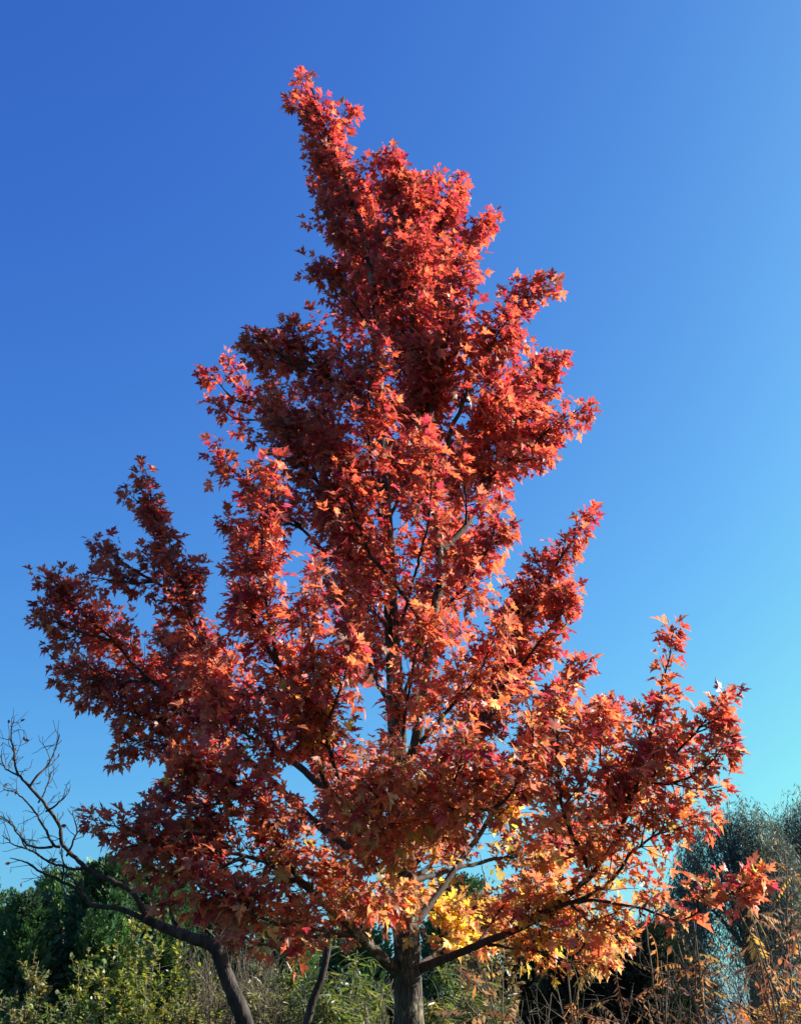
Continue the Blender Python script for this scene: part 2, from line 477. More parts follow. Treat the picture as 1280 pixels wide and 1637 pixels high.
# limb: points (px), start width px, foliage from this fraction on, foliage radius px at that start / middle / tip, density
LIMBS = [
    # leaders
    ([(500, 165, 0), (488, 130, 0)], 0, 0.0, (30, 30, 22), 1.2),
    ([(592, 455, 0), (562, 340, 0), (530, 250, 0), (505, 175, 0)], 0, 0.0, (75, 52, 42), 1.5),
    ([(530, 250, 0), (545, 210, .1), (553, 178, .15)], 5, 0.2, (26, 24, 18), 1.2),
    ([(505, 190, 0), (480, 170, -.1), (470, 165, -.1)], 4, 0.2, (22, 20, 16), 1.2),
    ([(640, 1240, 0), (662, 1200, -.1), (677, 1100, -.15), (685, 1000, -.2), (700, 900, -.2), (690, 800, -.2),
      (672, 710, -.2), (660, 600, -.2), (656, 480, -.15), (645, 370, -.1), (630, 285, 0), (618, 258, 0)], 18, 0.45, (110, 85, 36), 1.6),
    ([(690, 800, -.2), (712, 720, -.3), (738, 640, -.4), (775, 550, -.5), (830, 485, -.5), (866, 450, -.5)], 9, 0.35, (75, 55, 22), 1.4),
    ([(704, 880, -.2), (745, 840, .0), (790, 750, .3), (830, 650, .45), (870, 590, .5), (888, 572, .5)], 11, 0.3, (75, 60, 28), 1.5),
    ([(790, 750, .3), (840, 715, .2), (890, 680, .1), (922, 660, 0)], 6, 0.1, (60, 48, 22), 1.4),
    ([(770, 770, .1), (815, 740, -.1), (865, 730, -.2)], 5, 0.1, (50, 42, 28), 1.3),
    ([(656, 480, -.15), (690, 400, .1), (715, 330, .2), (728, 300, .2)], 8, 0.1, (60, 50, 26), 1.5),
    ([(672, 440, 0), (720, 410, .2), (760, 370, .3), (778, 345, .3)], 5, 0.1, (48, 36, 18), 1.4),
    ([(599, 560, 0), (585, 480, .3), (575, 400, .4), (585, 310, .4)], 7, 0.1, (60, 55, 30), 1.3),
    ([(645, 370, -.1), (672, 310, 0), (690, 280, 0)], 5, 0.0, (48, 44, 28), 1.3),
    ([(600, 540, 0), (560, 480, -.2), (530, 440, -.3), (508, 425, -.3)], 6, 0.15, (55, 48, 24), 1.3),
    # upper left
    ([(603, 690, 0), (550, 620, -.3), (500, 560, -.5), (480, 515, -.5)], 8, 0.2, (75, 65, 32), 1.5),
    ([(550, 620, -.3), (480, 590, -.5), (430, 550, -.6), (408, 540, -.6)], 6, 0.2, (60, 50, 20), 1.4),
    ([(612, 830, 0), (550, 750, .3), (480, 690, .5), (420, 640, .6), (370, 580, .6), (365, 572, .6)], 7, 0.2, (70, 36, 11), .75),
    ([(420, 640, .6), (375, 640, .6), (340, 605, .6), (333, 600, .6)], 4, 0.2, (26, 20, 13), 0.6),
    ([(470, 680, .5), (420, 670, .5), (375, 668, .5), (340, 640, .5)], 4, 0.1, (36, 22, 12), 0.6),
    ([(618, 900, 0), (540, 800, -.4), (480, 730, -.6), (450, 650, -.6)], 9, 0.2, (80, 75, 50), 1.2),
    ([(684, 1010, -.2), (640, 940, -.5), (600, 890, -.6), (570, 830, -.7), (540, 740, -.8), (520, 660, -.8)], 9, 0.15, (70, 75, 55), 1.2),
    ([(480, 840, -.2), (420, 800, 0), (370, 760, .1), (348, 722, .1)], 5, 0.1, (40, 34, 18), 1.3),
    ([(612, 960, 0), (530, 890, 0), (470, 840, -.2), (420, 850, 0), (365, 830, .1)], 8, 0.5, (50, 34, 18), 1.1),
    # left plumes
    ([(620, 1370, 0), (535, 1290, -.7), (480, 1150, -1.2), (442, 1060, -1.4), (422, 960, -1.5), (420, 860, -1.5), (438, 790, -1.5), (440, 760, -1.5)],
     12, 0.35, (70, 62, 24), 1.5),
    ([(442, 1060, -1.4), (405, 990, -1.4), (390, 900, -1.3), (398, 830, -1.3)], 6, 0.1, (48, 42, 26), 1.2),
    ([(560, 1320, -.5), (525, 1180, -1.3), (510, 1050, -1.7), (512, 960, -1.8), (515, 905, -1.8)], 9, 0.3, (62, 52, 24), 1.4),
    ([(525, 1150, -1.4), (550, 1090, -1.7), (565, 1040, -1.7)], 5, 0.0, (45, 40, 22), 1.2),
    ([(622, 1350, 0), (520, 1260, .0), (420, 1170, .1), (345, 1050, .1), (295, 930, .1), (262, 830, .1), (248, 765, .1)],
     14, 0.35, (75, 48, 24), 1.5),
    ([(310, 960, .1), (250, 930, 0), (190, 890, -.1), (160, 868, -.1)], 6, 0.2, (46, 36, 18), 1.1),
    ([(250, 930, 0), (200, 930, -.1), (150, 920, -.2)], 4, 0.1, (34, 28, 18), 1.0),
    ([(262, 830, .1), (230, 810, .1), (210, 795, .1)], 4, 0.0, (28, 24, 16), 1.2),
    ([(620, 1400, 0), (490, 1300, .15), (370, 1190, .2), (260, 1090, .2), (160, 990, .2), (100, 930, .15), (76, 912, .15)],
     15, 0.4, (80, 60, 18), 1.4),
    ([(200, 1030, .2), (130, 1010, .15), (75, 985, .1)], 5, 0.1, (55, 42, 18), 1.3),
    ([(260, 1090, .2), (180, 1085, .1), (120, 1080, 0), (95, 1060, 0)], 6, 0.1, (60, 50, 20), 1.4),
    ([(330, 1150, .2), (240, 1150, .2), (165, 1120, .2), (135, 1110, .2)], 6, 0.1, (55, 48, 22), 1.3),
    ([(370, 1190, .2), (300, 1080, .7), (260, 1000, 1.0)], 7, 0.1, (65, 60, 36), 1.3),
    ([(400, 1220, .2), (320, 1200, .2), (230, 1180, .1), (195, 1205, .1)], 6, 0.15, (60, 48, 18), 1.2),
    # lower left
    ([(637, 1555, 0), (580, 1500, -.3), (490, 1415, -.7), (430, 1330, -.9), (370, 1255, -1.0), (290, 1210, -1.1)], 18, 0.3, (80, 75, 40), 1.3),
    ([(490, 1415, -.7), (390, 1370, -1.1), (290, 1340, -1.3), (210, 1320, -1.4), (165, 1308, -1.4)], 8, 0.2, (80, 62, 18), 1.5),
    ([(390, 1370, -1.1), (310, 1400, -1.2), (240, 1385, -1.2)], 6, 0.1, (62, 55, 32), 1.5),
    ([(570, 1495, -.3), (500, 1485, -.8), (430, 1470, -1.2), (370, 1440, -1.4), (330, 1430, -1.4)], 9, 0.3, (58, 58, 36), 1.4),
    ([(565, 1492, -.2), (500, 1500, .0), (420, 1512, .2), (370, 1490, .2)], 9, 0.35, (38, 38, 26), 0.9),
    ([(400, 1260, -.9), (330, 1290, -1.0), (260, 1290, -1.0)], 6, 0.0, (70, 62, 40), 1.3),
    # right
    ([(640, 1330, 0), (700, 1270, .3), (760, 1180, .5), (800, 1100, .5), (822, 1010, .5), (825, 950, .5)], 13, 0.35, (75, 65, 32), 1.5),
    ([(815, 1030, .5), (860, 950, .4), (900, 880, .3), (930, 830, .3)], 7, 0.05, (65, 46, 17), 1.5),
    ([(800, 1100, .5), (850, 1040, .3), (895, 980, .2), (905, 950, .2)], 6, 0.1, (60, 50, 24), 1.3),
    ([(690, 1000, -.2), (740, 940, -.6), (780, 880, -.7), (800, 820, -.7)], 8, 0.2, (66, 58, 32), 1.2),
    ([(640, 1220, 0), (710, 1140, -.6), (760, 1080, -1.0), (790, 1000, -1.1)], 9, 0.3, (66, 60, 40), 1.1),
    ([(663, 1475, 0), (740, 1390, .4), (800, 1310, .6), (860, 1230, .7), (905, 1130, .7), (945, 1072, .7)], 12, 0.35, (75, 56, 22), 1.4),
    ([(860, 1230, .7), (930, 1170, .9), (985, 1140, 1.0)], 7, 0.1, (60, 48, 26), 1.3),
    ([(668, 1550, 0), (760, 1512, -.2), (860, 1462, -.5), (940, 1385, -.8), (985, 1290, -1.0), (1020, 1180, -1.1), (1045, 1080, -1.1), (1056, 1010, -1.1)],
     13, 0.22, (50, 58, 22), 1.5),
    ([(985, 1290, -1.0), (1060, 1220, -1.2), (1120, 1160, -1.3), (1155, 1125, -1.3)], 7, 0.1, (70, 52, 24), 1.4),
    ([(1030, 1250, -1.1), (1090, 1250, -1.3), (1140, 1220, -1.4), (1160, 1190, -1.4)], 6, 0.1, (62, 50, 24), 1.3),
    ([(860, 1462, -.5), (960, 1420, -.9), (1030, 1340, -1.2), (1090, 1310, -1.4), (1120, 1300, -1.4)], 8, 0.35, (60, 42, 22), 1.1),
    ([(850, 1466, -.5), (930, 1438, -.8), (1000, 1450, -1.1), (1080, 1470, -1.3), (1130, 1440, -1.4), (1195, 1408, -1.5)], 7, 0.5, (32, 38, 20), 1.3),
    ([(650, 1410, 0), (720, 1395, .5), (820, 1375, 1.0), (910, 1340, 1.3), (980, 1300, 1.4), (1030, 1280, 1.4)], 9, 0.4, (70, 65, 40), 1.1),
    ([(900, 1430, -.7), (950, 1475, -.9), (980, 1490, -1.0)], 5, 0.0, (52, 48, 36), 1.2),
    ([(780, 1510, -.2), (850, 1520, -.4), (920, 1540, -.6)], 5, 0.1, (36, 40, 28), 0.9),
    ([(940, 1385, -.8), (900, 1300, -1.0), (890, 1210, -1.1), (900, 1130, -1.1)], 8, 0.1, (70, 60, 36), 1.2),
    ([(985, 1290, -1), (960, 1210, -.9), (970, 1150, -.9)], 6, 0.0, (55, 48, 28), 1.2),
    # towards and away from the viewer, filling the round crown
    ([(640, 1440, 0), (605, 1360, -.9), (590, 1300, -1.5), (610, 1240, -1.9)], 10, 0.3, (90, 85, 60), 1.0),
    ([(646, 1420, 0), (690, 1330, -.9), (720, 1260, -1.5), (740, 1190, -1.8)], 10, 0.3, (85, 80, 50), 1.0),
    ([(636, 1300, 0), (640, 1180, -.7), (650, 1080, -1.2), (660, 1010, -1.4)], 8, 0.45, (60, 60, 40), 0.8),
    ([(640, 1420, 0), (690, 1370, .9), (700, 1300, 1.5), (690, 1220, 1.7)], 9, 0.3, (80, 75, 50), 0.9),
    ([(640, 1400, 0), (570, 1330, .9), (530, 1250, 1.5), (510, 1160, 1.7)], 9, 0.3, (80, 80, 50), 0.9),
    ([(630, 1150, 0), (590, 1040, .9), (570, 940, 1.3), (575, 860, 1.3)], 8, 0.3, (75, 75, 45), 1.0),
    ([(630, 1150, 0), (680, 1020, .9), (720, 920, 1.3), (730, 820, 1.3)], 8, 0.3, (75, 70, 45), 1.0),
    ([(615, 850, 0), (590, 740, -.7), (585, 640, -.9), (590, 560, -.9)], 7, 0.2, (70, 70, 45), 1.1),
    ([(615, 850, 0), (650, 740, .7), (665, 640, .9), (690, 540, .9)], 7, 0.2, (75, 75, 50), 1.2),
    ([(672, 700, -.2), (700, 590, -.6), (720, 500, -.7), (735, 430, -.7)], 6, 0.1, (66, 62, 40), 1.3),
    ([(738, 640, -.4), (790, 640, -.2), (840, 600, -.1)], 5, 0.0, (56, 52, 36), 1.2),
    ([(665, 1455, 0), (710, 1450, .6), (740, 1470, 1.0)], 6, 0.2, (48, 46, 30), 1.0),
    ([(480, 1150, -.9), (430, 1180, -1.4), (370, 1140, -1.7), (330, 1060, -1.8)], 6, 0.2, (70, 66, 40), 1.1),
    ([(640, 1000, 0), (680, 860, -.8), (690, 770, -1.0), (680, 690, -1.0)], 6, 0.3, (64, 62, 40), 0.8),
    ([(668, 1545, 0), (720, 1500, .5), (770, 1470, .8), (820, 1440, 1.0)], 8, 0.2, (46, 50, 36), 1.1),
    ([(800, 1498, -.3), (850, 1420, -.2), (890, 1370, -.2)], 6, 0.1, (46, 50, 36), 1.0),
    ([(760, 1515, -.2), (790, 1470, .0), (800, 1430, .1)], 5, 0.1, (44, 44, 32), 1.0),
    ([(860, 1462, -.5), (920, 1490, -.5), (960, 1520, -.5)], 5, 0.1, (42, 42, 30), 1.1),
    ([(560, 1492, -.2), (540, 1430, -.5), (520, 1390, -.6)], 6, 0.1, (48, 48, 36), 1.0),
    ([(600, 1515, -.2), (560, 1455, .3), (530, 1400, .5)], 6, 0.2, (50, 52, 38), 1.1),
    ([(645, 1420, 0), (640, 1445, -.35), (650, 1470, -.45)], 4, 0.2, (30, 36, 30), 1.1),
    ([(645, 1440, 0), (600, 1440, -.6), (560, 1460, -.9)], 5, 0.2, (44, 44, 32), 1.0),
    ([(616, 880, 0), (570, 890, -.4), (540, 850, -.5)], 5, 0.1, (56, 54, 36), 1.2),
    ([(625, 1010, 0), (590, 970, -.5), (560, 950, -.7)], 5, 0.1, (48, 50, 36), 1.0),
    ([(620, 930, 0), (560, 860, .5), (510, 830, .6)], 5, 0.1, (50, 50, 36), 1.0),
    ([(716, 710, -.3), (760, 690, -.1), (790, 660, 0)], 4, 0.0, (46, 46, 34), 1.2),
    ([(705, 760, -.25), (740, 740, .2), (765, 700, .4)], 4, 0.0, (46, 46, 34), 1.2),
    ([(745, 840, 0), (745, 790, -.3), (735, 740, -.4)], 4, 0.0, (44, 44, 32), 1.1),
    ([(700, 900, -.2), (735, 880, .3), (770, 850, .5)], 4, 0.0, (44, 44, 34), 1.1),
    ([(700, 1290, -1.2), (790, 1290, -1.6), (840, 1200, -1.8), (830, 1120, -1.8)], 7, 0.15, (75, 68, 40), 0.9),
]

twigs = Tubes()
LP, LD, LN, LS, LT = [], [], [], [], []
axis_x = lambda z: float(np.interp(z, trunk_axis[:, 2], trunk_axis[:, 0]))
axis_y = lambda z: float(np.interp(z, trunk_axis[:, 2], trunk_axis[:, 1]))
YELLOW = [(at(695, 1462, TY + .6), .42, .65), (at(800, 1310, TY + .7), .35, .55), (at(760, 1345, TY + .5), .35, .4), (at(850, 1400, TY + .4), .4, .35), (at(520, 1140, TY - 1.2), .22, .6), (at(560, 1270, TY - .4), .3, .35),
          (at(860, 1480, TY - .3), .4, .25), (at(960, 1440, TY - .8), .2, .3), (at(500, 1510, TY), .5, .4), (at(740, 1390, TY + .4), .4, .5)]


def add_leaf(p, d, nrm, size):
    LP.append(p); LD.append(d); LN.append(nrm); LS.append(size)
    h = (p[2] - 1.8) / 8.0
    u = rng.random()
    v = rng.normal()
    crim, red, oran, rust = (np.array([.22, .022, .042]), np.array([.36, .050, .040]), np.array([.44, .098, .046]), np.array([.26, .088, .062]))
    wo_ = np.clip(0.52 - 0.27 * h, 0.1, 0.6)
    wr_ = np.clip(0.45 - 0.5 * h, 0.05, 0.45)
    c = oran if u < wo_ * 0.7 else rust if u < wo_ * 0.7 + wr_ else crim if u > 0.8 else red
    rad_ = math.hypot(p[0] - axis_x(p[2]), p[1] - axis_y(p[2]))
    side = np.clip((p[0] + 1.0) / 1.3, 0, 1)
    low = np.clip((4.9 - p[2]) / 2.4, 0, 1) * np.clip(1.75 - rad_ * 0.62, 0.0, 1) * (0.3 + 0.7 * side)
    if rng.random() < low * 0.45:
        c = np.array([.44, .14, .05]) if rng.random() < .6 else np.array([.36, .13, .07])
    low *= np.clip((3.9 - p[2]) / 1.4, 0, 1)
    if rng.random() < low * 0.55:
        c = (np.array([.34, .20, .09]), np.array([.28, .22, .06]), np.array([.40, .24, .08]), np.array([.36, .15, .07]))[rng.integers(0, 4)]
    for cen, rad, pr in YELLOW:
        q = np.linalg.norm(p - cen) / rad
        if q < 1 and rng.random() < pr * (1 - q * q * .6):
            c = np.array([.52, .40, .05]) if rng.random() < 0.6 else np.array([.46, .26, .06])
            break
    LT.append(np.clip(c * (1 + 0.25 * v), 0.003, 0.9))


def twig_with_leaves(p0, d0, ln, spacing=0.040, r0=0.0035):
    nseg = max(3, int(ln / 0.06))
    pts = [p0]
    d = d0
    for i in range(nseg):
        d = unit(d + np.array([0, 0, 0.06]) + rng.normal(size=3) * 0.11)
        pts.append(pts[-1] + d * ln / nseg)
    pts = np.array(pts)
    twigs.add(pts, np.linspace(r0, 0.0015, len(pts)), 3, cap=False)
    k = max(1, int(ln * 0.85 / spacing))
    for i in range(k + 1):
        t = 0.28 + 0.72 * (i + rng.uniform(-.3, .3)) / k
        t = min(max(t, 0.15), 1.0)
        f = t * nseg
        i0 = min(int(f), nseg - 1)
        p = pts[i0] + (pts[i0 + 1] - pts[i0]) * (f - i0)
        td = unit(pts[i0 + 1] - pts[i0])
        a = rng.uniform(0, 2 * math.pi)
        side = unit(np.cross(td, [math.cos(a), math.sin(a), 0.3]))
        cx, cy = axis_x(p[2]), axis_y(p[2])
        outw = unit(np.array([p[0] - cx, p[1] - cy, 0.0]))
        for s in ((1, -1) if i < k else (1, -1, 0)):
            dd = unit(side * s * 0.9 + td * (0.35 if s else 1.0) + outw * 0.25 + np.array([0, 0, -0.35]) + rng.normal(size=3) * 0.28)
            nn = np.array([0, 0, 0.9]) + outw * 0.25 + SUNV * 0.45 + rng.normal(size=3) * 0.42
            add_leaf(p, dd, nn, float(np.clip(rng.normal(0.058, 0.017), 0.026, 0.105)))


DENS = 2.25
for pts_px, w0, f0, rad3, dens in LIMBS:
    pts = P3(pts_px)
    S = spline(pts, 0.05)
    L = np.concatenate([[0], np.cumsum(np.linalg.norm(np.diff(S, axis=0), axis=1))])
    s = L / L[-1]
    S = S + np.cumsum(rng.normal(size=S.shape) * 0.004, axis=0) * np.minimum(1, np.minimum(s, 1.0) * 4)[:, None]
    if w0:
        r0 = m_per_px(pts[0]) * w0 / 2
        rr = r0 * (1 - s) ** 1.05 * 0.9 + r0 * 0.08 + 0.0018
        rr = np.maximum(rr * (1 + 0.35 * np.exp(-L / (r0 * 2.5))), 0.002)   # collar at the fork
        tb = Tubes()
        tb.add(S, rr, 9 if w0 > 8 else 6, 0.03)
        tb.build('branch', M_BARK if w0 > 17 else M_TWIG, trunk)
    T = unit(np.gradient(S, axis=0))
    length = L[-1] * (1 - f0)
    kn = rng.normal(size=int(L[-1] / .16) + 3)
    bulge = 0.95 + 0.24 * np.clip(np.interp(L / .16, np.arange(len(kn)), kn), -1.6, 1.5)   # uneven growth along the limb
    ntw = max(5, int(length * 13.5 * dens * DENS * (np.mean(rad3) / 52) ** 0.9))
    for k in range(ntw):
        u = (k + rng.random()) / ntw
        ss = f0 + (1 - f0) * u
        i = min(int(np.searchsorted(s, ss)), len(S) - 1)
        mpp = m_per_px(S[i])
        Rf = float(np.interp(u, [0, .5, 1], (rad3[0] * 1.15, rad3[1] * 1.12, rad3[2] * .72))) * mpp * bulge[i]
        a = rng.uniform(0, 2 * math.pi)
        e1 = unit(np.cross(T[i], [0.3, 1, 0.1])); e2 = np.cross(T[i], e1)
        rad = e1 * math.cos(a) + e2 * math.sin(a)
        if rad[1] < -0.25 and rng.random() < 0.6:
            rad = rad * [1, -1, 1]           # most side shoots leave the limb on its far side, so the limbs show
        d = unit(T[i] * (rng.uniform(0.35, 0.8) + 0.7 * u * u) + rad * rng.uniform(0.6, 1.0) + np.array([0, 0, 0.15]))
        twig_with_leaves(S[i], d, Rf * (rng.uniform(0.4, 1.1) if rng.random() > .07 else rng.uniform(1.1, 1.35)))
    # secondary shoots: short feathery sprays leaving the limb, each with side twigs of its own
    for k in range(int(length / 0.17 * dens * .75)):
        u = rng.uniform(0.02, 0.86)
        i = min(int(np.searchsorted(s, f0 + (1 - f0) * u)), len(S) - 1)
        Rf = float(np.interp(u, [0, .5, 1], (rad3[0] * 1.08, rad3[1] * 1.05, rad3[2] * .8))) * m_per_px(S[i])
        a = rng.uniform(0, 2 * math.pi)
        e1 = unit(np.cross(T[i], [0.3, 1, 0.1])); e2 = np.cross(T[i], e1)
        rad = e1 * math.cos(a) + e2 * math.sin(a)
        if rad[1] < -0.25 and rng.random() < 0.5:
            rad = rad * [1, -1, 1]
        d = unit(T[i] * rng.uniform(.6, 1.0) + rad * rng.uniform(.5, .85) + np.array([0, 0, .2]))
        ln = Rf * rng.uniform(0.85, 1.4)
        q = [S[i]]
        for j in range(8):
            d = unit(d + np.array([0, 0, .05]) + rng.normal(size=3) * .09)
            q.append(q[-1] + d * ln / 8)
        q = np.array(q)
        twigs.add(q, np.linspace(.0055, .002, 9), 4, cap=False)
        for j in (2, 3, 4, 5, 6):
            dd = unit(unit(q[j + 1] - q[j]) * .75 + rng.normal(size=3) * .55)
            twig_with_leaves(q[j], dd, Rf * rng.uniform(.22, .5) * (1.2 - j * .09), r0=.0025)
        twig_with_leaves(q[4], unit(q[5] - q[4]), ln * .45, r0=.0025)
    twig_with_leaves(S[-1], T[-1], rad3[2] * m_per_px(S[-1]) * 0.7)
print('maple leaves', len(LP))
# gaps shaped for light: leaves cut out along rays towards the sun
LP = np.array(LP)
keepm = np.ones(len(LP), bool)
for x0, y0, dd, rad, frac in [(655, 1590, 0, .13, .93), (652, 1530, 0, .13, .93), (648, 1470, 0, .12, .8), (600, 1510, -.2, .09, .7), (360, 1560, 1.1, .13, .9),
                              (380, 1610, 1.1, .13, .9), (346, 1520, 1.1, .10, .9), (250, 1560, 1.8, .3, .6), (150, 1480, 6.2, .3, .6), (280, 1420, 6.2, .3, .6)]:
    o_ = at(x0, y0, TY + dd)
    rel = LP - o_
    along = rel @ SUNV
    dist = np.linalg.norm(rel - np.outer(along, SUNV), axis=1)
    keepm &= ~((along > 0) & (dist < rad) & (rng.random(len(LP)) < frac))
LP, LD, LN, LS, LT = [np.array(q)[keepm] for q in (LP, LD, LN, LS, LT)]
print('maple leaves kept', len(LP))
twigs.build('twigs', M_TWIG, maple)
scatter('crown', MAPLE, LP, LD, LN, LS, LT, M_MAPLE, maple)


# ------------------------------------------------------------------ bare leaning tree at the left
BY = 8.6


def BP(pts):
    return np.array([at(x, y, BY + d) for x, y, d in pts])


b0 = at(402, 1650, BY)
bare = empty('bare_tree', (b0[0] + 0.45, b0[1], 0), 'leafless dark tree leaning left with crooked bare branches', 'tree')
bt = Tubes()
mp_ = np.vstack([[b0[0] + 0.47, b0[1], -0.1], [b0[0] + 0.4, b0[1], 0.4], [b0[0] + 0.22, b0[1], 1.0],
                 BP([(392, 1637, 0), (364, 1567, 0), (346, 1518, 0), (325, 1505, 0), (302, 1498, 0), (262, 1483, 0), (228, 1467, 0)])])
mw = np.array([.10, .08, .07, .061, .054, .049, .045, .041, .036, .030])
ms = spline(np.hstack([mp_, mw[:, None]]), 0.05)
bt.add(ms[:, :3], ms[:, 3], 12, 0.05)
btrunk = bt.build('trunk', M_BARE, bare)
bare_br = [
    ([(232, 1469, 0), (201, 1459, 0), (161, 1452, 0), (141, 1442, 0), (128, 1422, 0), (104, 1409, .05), (70, 1395, .1), (47, 1382, .1), (23, 1377, .1)], 13),
    ([(235, 1470, 0), (222, 1442, -.05), (205, 1422, -.05), (181, 1412, -.1), (151, 1402, -.1), (131, 1389, -.1), (107, 1365, -.1), (97, 1352, -.1),
      (97, 1325, -.1), (74, 1295, -.15), (47, 1264, -.2), (30, 1237, -.2), (27, 1211, -.2), (22, 1190, -.2), (26, 1152, -.2)], 13),
    ([(97, 1354, -.1), (84, 1352, -.1), (71, 1332, 0), (57, 1301, .1), (40, 1281, .1), (10, 1269, .15)], 6),
    ([(47, 1260, -.2), (58, 1243, -.2), (74, 1227, -.15), (84, 1204, -.1), (92, 1178, -.1)], 5),
    ([(131, 1389, -.1), (107, 1385, 0), (70, 1372, .1), (44, 1358, .15), (13, 1345, .2), (-8, 1332, .2)], 6),
    ([(84, 1354, -.1), (57, 1355, 0), (34, 1338, .1), (13, 1313, .1), (-2, 1305, .1)], 5),
    ([(100, 1407, .05), (102, 1380, 0), (97, 1358, -.05)], 4),
    ([(107, 1368, -.1), (121, 1345, -.2), (126, 1331, -.2), (119, 1301, -.2)], 4),
    ([(74, 1297, -.15), (86, 1290, -.2), (95, 1280, -.25), (104, 1272, -.3)], 4),
    ([(62, 1283, -.15), (72, 1255, -.1), (78, 1235, -.05)], 3),
    ([(30, 1240, -.2), (12, 1228, -.1), (2, 1205, 0)], 3),
    ([(44, 1358, .15), (36, 1345, .2), (28, 1330, .2)], 3),
    ([(295, 1496, 0), (279, 1470, .1), (275, 1445, .1), (273, 1419, .1)], 11),
    ([(215, 1432, -.05), (206, 1405, 0), (204, 1385, 0)], 4),
    ([(128, 1422, 0), (118, 1405, -.1), (103, 1398, -.1), (85, 1400, -.1)], 3),
]
dried_p, dried_d = [], []
for pts, w in bare_br:
    S = spline(BP(pts), 0.03)
    s = np.linspace(0, 1, len(S))
    S = S + np.cumsum(rng.normal(size=S.shape) * 0.0035, axis=0) * np.minimum(1, s * 5)[:, None]
    r0 = m_per_px(S[0]) * w / 2 * .75
    tb = Tubes()
    tb.add(S, r0 * (1 - s) ** 0.75 * 0.85 + 0.003, 7, 0.09)
    T = unit(np.gradient(S, axis=0))
    for k in range(int(len(S) * 0.26) + 3):
        u = rng.uniform(0.4, 1.0)
        i = int(u * (len(S) - 1))
        if S[i][0] > at(150, 1400, BY)[0]:
            continue
        d = unit(T[i] * 0.7 + rng.normal(size=3) * 0.7 + np.array([0, 0, 0.5]))
        p = [S[i]]
        ln = rng.uniform(0.06, 0.24)
        for j in range(5):
            d = unit(d + rng.normal(size=3) * 0.28)
            p.append(p[-1] + d * ln / 5)
        tb.add(np.array(p), np.linspace(0.0032, 0.0016, 6), 4, cap=False)
        for j in (2, 3):
            if rng.random() < 0.6:
                d2 = unit(d + rng.normal(size=3) * 0.8)
                tb.add(np.array([p[j], p[j] + d2 * ln * 0.3, p[j] + d2 * ln * 0.55 + rng.normal(size=3) * 0.01]), [0.0025, 0.002, 0.0015], 3, cap=False)
        if rng.random() < 0.28:
            dried_p.append(p[-1]); dried_d.append(unit(rng.normal(size=3) * 0.5 + np.array([0, 0, -1.0])))
    tb.build('branch', M_BARE, btrunk)
nd = len(dried_p)
scatter('dried_leaves', OVAL, dried_p, dried_d, rng.normal(size=(nd, 3)), rng.uniform(0.03, 0.055, nd),
        np.tile([0.09, 0.055, 0.04], (nd, 1)), M_SUMAC, bare)


# ------------------------------------------------------------------ conifers
def conifer(x, ytop, Y, wpx, label, n=2600, greens=((.05, .12, .05), (.11, .2, .065), (.03, .07, .04)), size=0.16, name='conifer_tree', shape=0.5, seed=0,
            lobes=7):
    r = np.random.default_rng(seed + 100)
    top = at(x, ytop, Y)
    H = top[2]
    n = int(n * 1.8)
    Rb = wpx / 2 * 1.35 * m_per_px(top)
    t = empty(name, (top[0], top[1], 0), label, 'tree', 'dark evergreens behind the shrubs')
    tk = Tubes()
    zz = np.linspace(-0.1, H * 0.96, 14)
    tk.add(np.stack([top[0] + r.normal(size=14) * 0.012, top[1] + r.normal(size=14) * 0.012, zz], 1), np.linspace(0.09, 0.012, 14), 7)
    tk.build('trunk', M_STEM, t)
    # the crown is a bundle of upright tufts
    cen = []
    for k in range(lobes * 8):
        h = r.uniform(0.12, 0.97) ** 0.8
        a = r.uniform(0, 2 * math.pi)
        rr = Rb * (1 - h ** 1.6) ** shape * r.uniform(0.55, 0.95)
        cen.append((math.cos(a) * rr, math.sin(a) * rr, h * H, r.uniform(0.2, 0.36) * Rb * (1.15 - 0.6 * h), r.uniform(0, 1)))
    cen.append((0, 0, H * 0.95, 0.22 * Rb, .5))
    cen = np.array(cen)
    idx = r.integers(0, len(cen), n)
    c = cen[idx]
    v = unit(r.normal(size=(n, 3)))
    q = r.uniform(0.45, 1, n)[:, None]
    pos = c[:, :3] + v * c[:, 3:4] * q * [1, 1, 2.0]
    m = (pos[:, 2] > 0.15) & (pos[:, 2] < H * 1.0)
    # fill close to the trunk
    k2 = n // 3
    hf = r.uniform(0.05, 0.9, k2)
    af = r.uniform(0, 2 * math.pi, k2)
    rf = Rb * (1 - hf ** 1.6) ** shape * np.sqrt(r.uniform(0.02, 0.6, k2))
    pf = np.stack([np.cos(af) * rf, np.sin(af) * rf, hf * H], 1)
    pos = np.vstack([pos[m], pf])
    v = np.vstack([v[m], unit(pf * [1, 1, 0] + 1e-6)])
    ci = np.concatenate([c[m][:, 4], r.random(k2)])
    nn = len(pos)
    outw = unit(pos * [1, 1, 0] + 1e-6)
    d = unit(outw * 0.5 + v * 0.4 + np.array([0, 0, 0.85]) + r.normal(size=(nn, 3)) * 0.3)
    nrm = outw + r.normal(size=(nn, 3)) * 0.6
    g0 = np.array(greens)
    col = g0[np.clip((ci * 3).astype(int), 0, 2)] * r.uniform(0.65, 1.35, nn)[:, None]
    scatter('crown', SPRAY, pos + [top[0], top[1], 0], d, nrm, r.uniform(0.7, 1.3, nn) * size, col, M_CONIFER, t)
    return t


